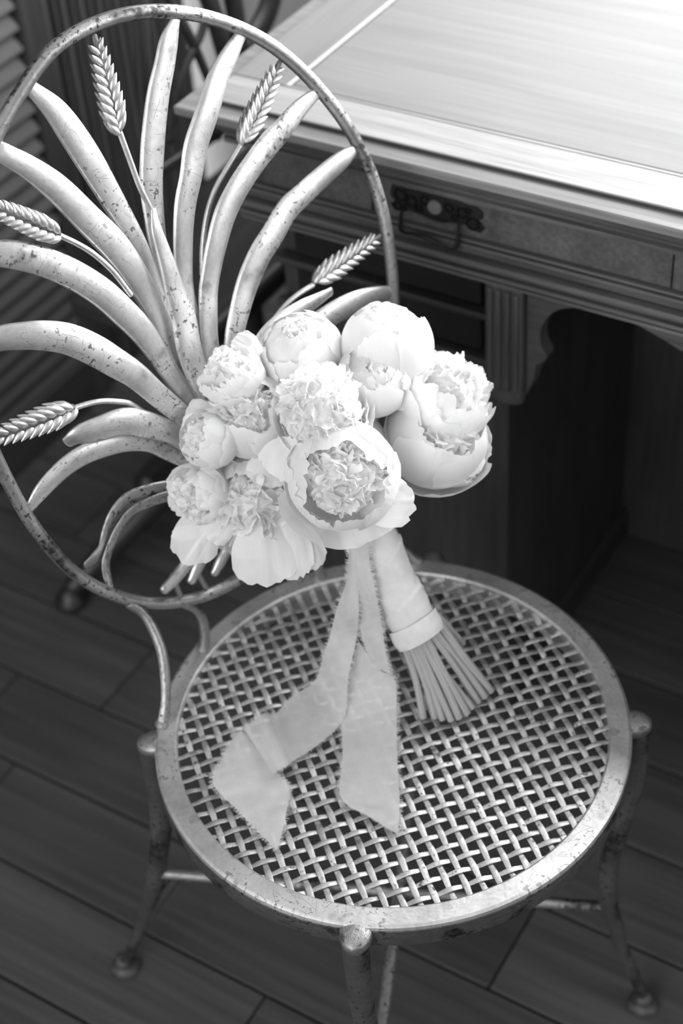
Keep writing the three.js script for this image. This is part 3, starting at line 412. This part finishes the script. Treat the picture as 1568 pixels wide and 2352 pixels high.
function heart(R, top, spread, n, long, s0) {             // the crumpled middle: a folded dome covered by small crinkled petaloids
  const list = [], fold = (d, k) => { const x = d.x * k, y = d.y * k, z = d.z * k, wx = 0.6 * noise3(x * 0.7, y * 0.7, z * 0.7, s0 + 3); return 1 - 2.2 * Math.abs(noise3(x + wx, y + wx, z - wx, s0)); };
  list.push(grid(56, 72, (u, v) => { const a = u * 2.2, b = v * Math.PI * 2, d = V(Math.sin(a) * Math.cos(b), Math.cos(a), Math.sin(a) * Math.sin(b)); const k = 1 + 0.11 * fold(d, 3.1) + 0.06 * fold(d, 7.3); return d.multiplyScalar(R * top * 0.60 * k).add(V(0, -R * 0.06, 0)); }));
  for (let i = 0; i < n; i++) {
    const k = (i + 0.5) / n, pol = spread * Math.sqrt(k) * rr(0.85, 1.1), a = i * 2.39996 + rr(-0.4, 0.4), d = V(Math.sin(pol) * Math.cos(a), Math.cos(pol), Math.sin(pol) * Math.sin(a));
    const L = R * rr(0.22, 0.40) * long, W = R * rr(0.12, 0.25), s = s0 + i * 1.37;
    const x = V(Math.sin(s), 0.3, Math.cos(s * 1.7)).cross(d).normalize(), z = d.clone().cross(x).normalize(), lean = rr(0.25, 0.85), dir = d.clone().multiplyScalar(1 - lean * 0.6).addScaledVector(z, lean).normalize(), nn = dir.clone().cross(x);
    const base = d.clone().multiplyScalar(R * top * 0.55).add(V(0, -R * 0.06, 0)).addScaledVector(z, -L * 0.35);
    list.push(grid(7, 8, (u, v) => { const t = v * 2 - 1, ww = W * (0.45 + 0.65 * Math.sin(Math.min(1, u * 1.25) * 1.6)), end = 1 - 0.25 * t * t - 0.30 * Math.abs(noise2(t * 3.5 + s, s)); const c = 0.30 * W * t * t + R * 0.07 * noise2(t * 2.6 + s, u * 2.5 + s) * u - 0.28 * L * u * u;
      return base.clone().addScaledVector(dir, L * u * end).addScaledVector(x, t * ww).addScaledVector(nn, c); }));
  }
  return mergeGeometries(list.map((g) => { const q = g.toNonIndexed(); q.deleteAttribute('uv'); q.setAttribute('uv', new THREE.Float32BufferAttribute(new Float32Array(q.attributes.position.count * 2), 2)); return q; }));
}
const flowers = [['cup',[-23,688,-46],43,[-0.0,0.63,0.78]],  ['open',[-95,633,-84],43,[-0.23,0.45,0.86]],  ['cup',[54,669,-108],40,[0.12,0.83,0.55]],  ['ruff',[68,699,-126],39,[0.58,0.78,-0.05]],  ['bud',[20,734,-149],37,[0.2,0.95,-0.26]],  ['bud',[7,722,-121],29,[0.13,0.88,0.45]],  ['bud',[-49,732,-151],33,[-0.11,0.99,0.12]],  ['open',[-37,727,-83],35,[-0.08,0.87,0.49]],  ['cup',[-93,701,-113],35,[-0.28,0.79,0.54]],  ['ruff',[-106,733,-129],25,[-0.56,0.83,0.01]],  ['cup',[-128,696,-94],23,[-0.74,0.56,0.37]],  ['ruff',[-142,651,-79],26,[-0.75,0.23,0.63]],  ['cup',[71,647,-104],25,[0.58,0.17,0.8]],  ['cup',[42,692,-133],22,[0.13,0.9,0.41]]];
// petals set by hand on the flowers in front: [direction the petal points to seen from the front (degrees, 90 = up), opening angle, width, radius factor, ruffle, notch]
const guards = {
  0: [[150, 2.05, 0.9, 0.86, 0.06, 0.10], [20, 2.0, 0.9, 0.87, 0.06, 0.10], [275, 2.1, 0.9, 0.88, 0.06, 0.12], [85, 2.72, 1.15, 0.97, 0.03, 0.08], [28, 2.62, 0.95, 0.99, 0.04, 0.14], [160, 2.66, 1.0, 1.0, 0.04, 0.14], [215, 2.5, 0.95, 1.02, 0.05, 0.16], [335, 2.5, 0.95, 1.02, 0.05, 0.15], [278, 2.48, 0.85, 0.98, 0.05, 0.16], [120, 2.0, 1.0, 1.06, 0.02, 0.05], [246, 1.52, 0.85, 1.10, 0.03, 0.05], [308, 1.5, 0.6, 1.08, 0.03, 0.05], [195, 1.8, 0.9, 1.09, 0.03, 0.07]],
  1: [[100, 2.45, 0.95, 0.96, 0.04, 0.08], [150, 2.35, 0.9, 0.98, 0.04, 0.10], [45, 2.25, 0.9, 1.0, 0.04, 0.09], [0, 2.0, 0.85, 1.0, 0.05, 0.10], [195, 2.05, 0.85, 1.04, 0.05, 0.10], [330, 1.7, 0.8, 1.06, 0.06, 0.09], [280, 1.55, 0.9, 1.08, 0.06, 0.08], [240, 1.6, 0.85, 1.06, 0.06, 0.09], [210, 1.5, 0.9, 1.12, 0.05, 0.08]],
  2: [[100, 2.5, 1.0, 0.95, 0.03, 0.08], [160, 2.8, 1.0, 0.97, 0.03, 0.07], [60, 2.4, 0.9, 1.0, 0.03, 0.08], [20, 2.35, 0.9, 1.0, 0.05, 0.12], [205, 2.8, 0.95, 1.02, 0.03, 0.06], [255, 2.66, 1.0, 1.05, 0.03, 0.07], [310, 2.55, 0.9, 1.06, 0.04, 0.10], [345, 1.8, 0.9, 1.10, 0.05, 0.10], [285, 1.75, 1.0, 1.16, 0.03, 0.06], [180, 1.9, 0.95, 1.06, 0.03, 0.06]],
};
const CR = V(0.9965, -0.06204, 0.05594), CU = V(0.08354, 0.74007, -0.66733);   // the side and the up direction of a person looking at the bouquet
const peonies = flowers.map(([kind, at, r, face], fi) => {
  const R = r / 1000, s0 = fi * 13.7 + 2, big = r > 32;
  const H = kind === 'cup' ? heart(R, fi === 0 ? 1.05 : 1.1, 1.15, big ? 64 : 22, 0.9, s0) : kind === 'bud' ? heart(R, 1.25, 0.8, 14, 0.7, s0) : kind === 'ruff' ? heart(R, 0.95, 0.95, 34, 0.95, s0) : heart(R, fi === 7 ? 1.34 : 1.16, 1.3, 96, 1.0, s0);
  const p = mesh('peony', H, heartMat, bouquet);
  p.position.copy(Q(at)); p.quaternion.setFromUnitVectors(V(0, 1, 0), V(...face).normalize()); p.rotateY(fi * 1.9);
  const inv = p.quaternion.clone().invert(), azOf = (deg) => { const l = CR.clone().multiplyScalar(Math.cos(deg * Math.PI / 180)).addScaledVector(CU, Math.sin(deg * Math.PI / 180)).applyQuaternion(inv); return Math.atan2(-l.z, l.x); };
  const put = (n, f) => { for (let i = 0; i < n; i++) mesh('petal', petal(R, f(i, i / n * Math.PI * 2), s0 + i * 3.3 + n), petalMat, p); };
  if (guards[fi]) guards[fi].forEach(([deg, th, w, rf, ruffle, notch], i) => mesh('petal', petal(R, { az: azOf(deg), th, w, rf, ruffle, notch, flare: th < 1.53 ? 0.22 : th < 1.8 ? 0.08 : 0 }, s0 + i * 3.3), petalMat, p));
  else if (kind === 'cup') {
    put(4, (i, a) => ({ az: a + rr(-0.2, 0.2), th: rr(2.0, 2.3), w: 0.85, rf: rr(0.84, 0.90), ruffle: 0.07, notch: 0.10 }));
    put(5, (i, a) => ({ az: a + 0.5 + rr(-0.15, 0.15), th: rr(2.4, 2.75), w: 1.05, rf: rr(0.95, 1.02), ruffle: 0.04, notch: 0.10 }));
    put(4, (i, a) => ({ az: a + 0.9 + rr(-0.3, 0.3), th: rr(1.7, 2.1), w: 0.9, rf: rr(1.03, 1.09), ruffle: 0.04, notch: 0.07 }));
  } else if (kind === 'bud') {
    put(4, (i, a) => ({ az: a, th: rr(2.8, 3.0), w: 1.05, rf: 0.92, ruffle: 0.04, notch: 0.06 }));
    put(6, (i, a) => ({ az: a + 0.4 + rr(-0.2, 0.2), th: rr(2.3, 2.8), w: 0.95, rf: rr(0.96, 1.06), ruffle: 0.04, notch: 0.08 }));
  } else if (kind === 'ruff') {
    put(5, (i, a) => ({ az: a + rr(-0.2, 0.2), th: rr(2.2, 2.5), w: 0.8, rf: rr(0.84, 0.92), ruffle: 0.10, notch: 0.16 }));
    put(6, (i, a) => ({ az: a + 0.5 + rr(-0.2, 0.2), th: rr(1.95, 2.3), w: 0.85, rf: rr(0.97, 1.05), ruffle: 0.08, notch: 0.15 }));
    put(4, (i, a) => ({ az: a + 0.9 + rr(-0.3, 0.3), th: rr(1.6, 1.9), w: 0.9, rf: rr(1.03, 1.12), ruffle: 0.07, notch: 0.12 }));
  } else {
    put(6, (i, a) => ({ az: a + rr(-0.3, 0.3), th: rr(1.75, 2.25), w: 0.7, rf: rr(0.92, 1.0), ruffle: 0.12, notch: 0.2 }));
    put(6, (i, a) => ({ az: a + 0.4 + rr(-0.3, 0.3), th: rr(1.6, 2.15), w: 0.8, rf: rr(1.0, 1.08), flare: 0.03, ruffle: 0.09, notch: 0.14 }));
    put(4, (i, a) => ({ az: a + 0.2 + rr(-0.3, 0.3), th: rr(1.4, 1.65), w: 0.9, rf: 1.1, flare: 0.12, ruffle: 0.06, notch: 0.08 }));
  }
  return p;
});
bouquet.updateMatrixWorld(true);
// outer petals that stand away from their flower: [flower, foot, tip, width] in mm
[[0, [-8, 667, -34], [30, 674, -24], 37], [1, [-91, 632, -55], [-91, 595, -27], 52], [1, [-69, 628, -56], [-69, 592, -34], 34], [1, [-61, 624, -60], [-50, 592, -45], 25], [1, [-118, 639, -63], [-137, 624, -57], 28], [2, [73, 670, -98], [79, 647, -79], 28], [3, [88, 697, -124], [102, 701, -127], 9], [3, [79, 681, -117], [96, 678, -114], 24], [3, [85, 704, -137], [96, 702, -135], 17], [9, [-83, 744, -136], [-100, 752, -148], 22], [9, [-101, 740, -132], [-116, 746, -142], 16], [9, [-109, 734, -127], [-126, 733, -131], 17], [9, [-109, 729, -122], [-132, 725, -124], 20], [11, [-144, 656, -84], [-162, 659, -99], 28], [11, [-144, 651, -79], [-165, 642, -84], 21], [11, [-140, 628, -65], [-165, 622, -66], 12], [11, [-141, 638, -67], [-150, 604, -49], 38], [10, [-131, 689, -101], [-151, 683, -106], 31], [10, [-128, 699, -111], [-146, 689, -112], 24], [6, [-48, 736, -154], [-73, 735, -158], 31], [6, [-37, 739, -166], [-46, 747, -179], 15], [8, [-123, 697, -114], [-146, 694, -118], 38], [7, [-58, 706, -66], [-78, 694, -45], 36], [8, [-78, 680, -86], [-86, 662, -70], 34], [5, [22, 706, -108], [40, 716, -112], 26], [11, [-120, 662, -70], [-140, 668, -70], 34], [12, [79, 653, -96], [95, 661, -106], 21]].forEach(([fi, a, b, w], i) => {
  const A = V(...a).multiplyScalar(0.001), B = V(...b).multiplyScalar(0.001), fl = peonies[fi], mid = fl.getWorldPosition(V(0, 0, 0)), d = B.clone().sub(A), L = d.length(); d.normalize();
  const face = V(0.02, 0.62, 0.78), x = d.clone().cross(face).normalize(), n = x.clone().cross(d).normalize(), W = w / 2000, s = i * 4.1;
  A.addScaledVector(d, -L * 0.15);
  const g = grid(14, 14, (u, v) => { const t = v * 2 - 1, e = 1 - 0.22 * Math.pow(Math.abs(t), 2.2) - 0.07 * Math.abs(noise2(t * 4 + s, s)) - 0.03 * noise2(t * 11, s), ww = W * (0.45 + 0.55 * Math.sin(Math.min(1, u * 1.35) * Math.PI / 2)); const z = -W * 0.22 * t * t + L * 0.06 * Math.sin(u * Math.PI) + 0.0022 * u * noise2(t * 3 + s, u * 3) + 0.002 * u * noise2(t * 8 + s, 1.5);
    return A.clone().addScaledVector(d, L * 1.15 * u * e).addScaledVector(x, t * ww).addScaledVector(n, z); });
  g.applyMatrix4(fl.matrixWorld.clone().invert()); mesh('petal', g, petalMat, fl);
});
// green hub that holds the stems under the flowers, then the silk wrap and its cuff
const S0 = V(0, 0, 0), at = (t) => S0.clone().addScaledVector(axis, t);
{
  const hub = new THREE.IcosahedronGeometry(0.05, 3); hub.translate(...at(0.235).toArray()); mesh('stem_hub', hub, heartMat, bouquet);
  const side = axis.clone().cross(V(0, 0, 1)).normalize(), nor = side.clone().cross(axis);
  const wrapAt = (t, a, r) => at(t).addScaledVector(side, Math.cos(a) * r).addScaledVector(nor, Math.sin(a) * r);
  const wrap = grid(70, 60, (u, v) => { const t = 0.078 + 0.122 * u, a = v * Math.PI * 2, k = ((u * 3.2 + v) % 1 + 1) % 1, k2 = ((u * 2.1 - v * 1.0 + 0.4) % 1 + 1) % 1; const fold = 0.0016 * Math.pow(k, 3) - 0.0006 + 0.0009 * Math.pow(k2, 4) + 0.0010 * noise2(u * 6, Math.cos(a) * 2 + 4) + 0.0005 * noise2(u * 16 + v * 6, Math.sin(a) * 3 + 9); return wrapAt(t, a, mix(0.0195, 0.0225, u) + fold); }, [3, 3]);
  mesh('silk_wrap', wrap, silkWrap, bouquet);
  const cuff = grid(14, 60, (u, v) => { const t = 0.070 + 0.018 * u, a = v * Math.PI * 2; return wrapAt(t + 0.0025 * Math.sin(a + 0.8), a, 0.0212 + 0.0012 * Math.sin(u * Math.PI) + 0.0006 * noise2(u * 3, Math.cos(a) * 3 + 2)); }, [0.4, 3]);
  mesh('cuff', cuff, silkWrap, bouquet);
}
for (const [a, b] of [[[15, 517, -30], [27, 452, -1]], [[22, 517, -30], [43, 452, 3]], [[26, 517, -30], [50, 452, 5]], [[29, 518, -31], [57, 452, 3]], [[33, 519, -32], [64, 452, -1]], [[37, 521, -34], [75, 452, -13]], [[43, 528, -40], [87, 452, -24]], [[44, 530, -42], [66, 484, -52]], [[20, 516, -29], [37, 452, 0]], [[39, 524, -36], [81, 452, -18]], [[31, 518, -31], [52, 453, -2]], [[27, 518, -31], [69, 453, -6]], [[30, 524, -44], [58, 454, -19]], [[36, 526, -46], [70, 454, -31]], [[24, 522, -44], [42, 454, -19]]]) {
  const A = Q(a), B = Q(b), m = A.clone().lerp(B, 0.5).add(V(rr(-0.002, 0.002), rr(-0.001, 0.002), rr(-0.002, 0.002))), top = A.clone().lerp(at(0.13), 0.5), r = rr(0.0028, 0.0035);
  mesh('stem', sweep([top, A, m, B], [r * 1.05, r, r * rr(0.92, 1.08), r], { up: V(0.3, 0.2, 1), seg: 16, K: 10, round0: false, round1: false, uOff: rnd() * 3 }), stemMat, bouquet);
}
// silk ribbon tails: rows of [left edge, right edge] in mm along the ribbon
function ribbon(rows, bulge = 0, name = 'ribbon_tail') {
  const L = new THREE.CatmullRomCurve3(rows.map((r) => Q(r.slice(0, 3))), false, 'centripetal'), Rr = new THREE.CatmullRomCurve3(rows.map((r) => Q(r.slice(3))), false, 'centripetal');
  const out = V(-0.25, 0.3, 0.9); const tOf = (c) => (u) => c.getPoint(u), l = tOf(L), r = tOf(Rr);
  const g = grid(70, 12, (u, v) => { const a = l(u), b = r(u), q = a.clone().lerp(b, v), up = V(0, 1, 0); return q.addScaledVector(up, 0.0009 * noise2(u * 9, v * 3 + rows.length) + 0.0016 * Math.sin(v * Math.PI)).addScaledVector(out, bulge * Math.sin(v * Math.PI) * Math.max(0, 1 - u * (bulge > 0.005 ? 1.0 : 1.9))); }, [2.2, 0.5]);
  const m = mesh(name, g, silk, bouquet), p = [], ix = [];
  for (const c of [l, r]) for (let i = 0; i < 330; i++) {  // frayed threads along both edges
    const u = rnd(), a = c(u), o = (c === l ? r : l)(u), d = a.clone().sub(o).normalize(), t = c(Math.min(1, u + 0.01)).sub(c(Math.max(0, u - 0.01))).normalize(), len = rr(0.0012, 0.0042), e = a.clone().addScaledVector(d, len).addScaledVector(t, rr(-1, 1) * len * 0.8).add(V(0, rr(-0.0003, 0.0012), 0)), w = t.multiplyScalar(0.00011), k = p.length / 3, mid = a.clone().lerp(e, 0.55).addScaledVector(d, len * 0.12);
    a.addScaledVector(d, -0.0006);
    for (const q of [a.clone().sub(w), a.clone().add(w), mid.clone().sub(w), mid.clone().add(w), e]) p.push(q.x, q.y, q.z);
    ix.push(k, k + 1, k + 2, k + 1, k + 3, k + 2, k + 2, k + 3, k + 4);
  }
  const f = new THREE.BufferGeometry(); f.setAttribute('position', new THREE.Float32BufferAttribute(p, 3)); f.setIndex(ix); f.computeVertexNormals();
  const fr = mesh('frayed_edge', f, fibre, m); fr.userData.kind = 'stuff';
}
ribbon([[-20, 628, -60, -9, 628, -57], [-24, 599, -52, -15, 599, -47], [-27, 578, -47, -18, 578, -39], [-37, 549, -44, -20, 549, -33], [-44, 519, -45, -23, 519, -38], [-53, 489, -45, -33, 489, -19], [-63, 454, -50, -40, 454, -5], [-84, 450, -37, -62, 450, 16], [-98, 454, -16, -84, 454, 35], [-105, 466, -8, -88, 466, 49], [-117, 465, -1, -97, 465, 53], [-127, 456, 0, -102, 456, 46]], 0.0045);
ribbon([[-130, 460, 4, -123, 460, 7], [-141, 459, 29, -112, 459, 26], [-150, 456, 52, -101, 456, 46], [-133, 452, 75, -89, 452, 59], [-118, 450, 95, -92, 450, 89], [-100, 450, 120, -99, 450, 119]]);
ribbon([[-18, 628, -60, -4, 628, -57], [-24, 599, -52, -8, 599, -47], [-23, 572, -43, -5, 572, -34], [-21, 540, -39, -2, 540, -30], [-16, 507, -31, 0, 507, -22], [-12, 490, -27, 3, 490, -18]], 0.006);
ribbon([[-22, 510, -41, -11, 489, -28], [-33, 480, -27, 5, 480, -22], [-41, 453, -6, 5, 456, -6], [-43, 450, 30, 2, 450, 35], [-46, 450, 76, 0, 450, 84], [-25, 450, 95, -2, 450, 100], [-5, 450, 114, -4, 450, 115]]);

renderer.render(scene, camera);
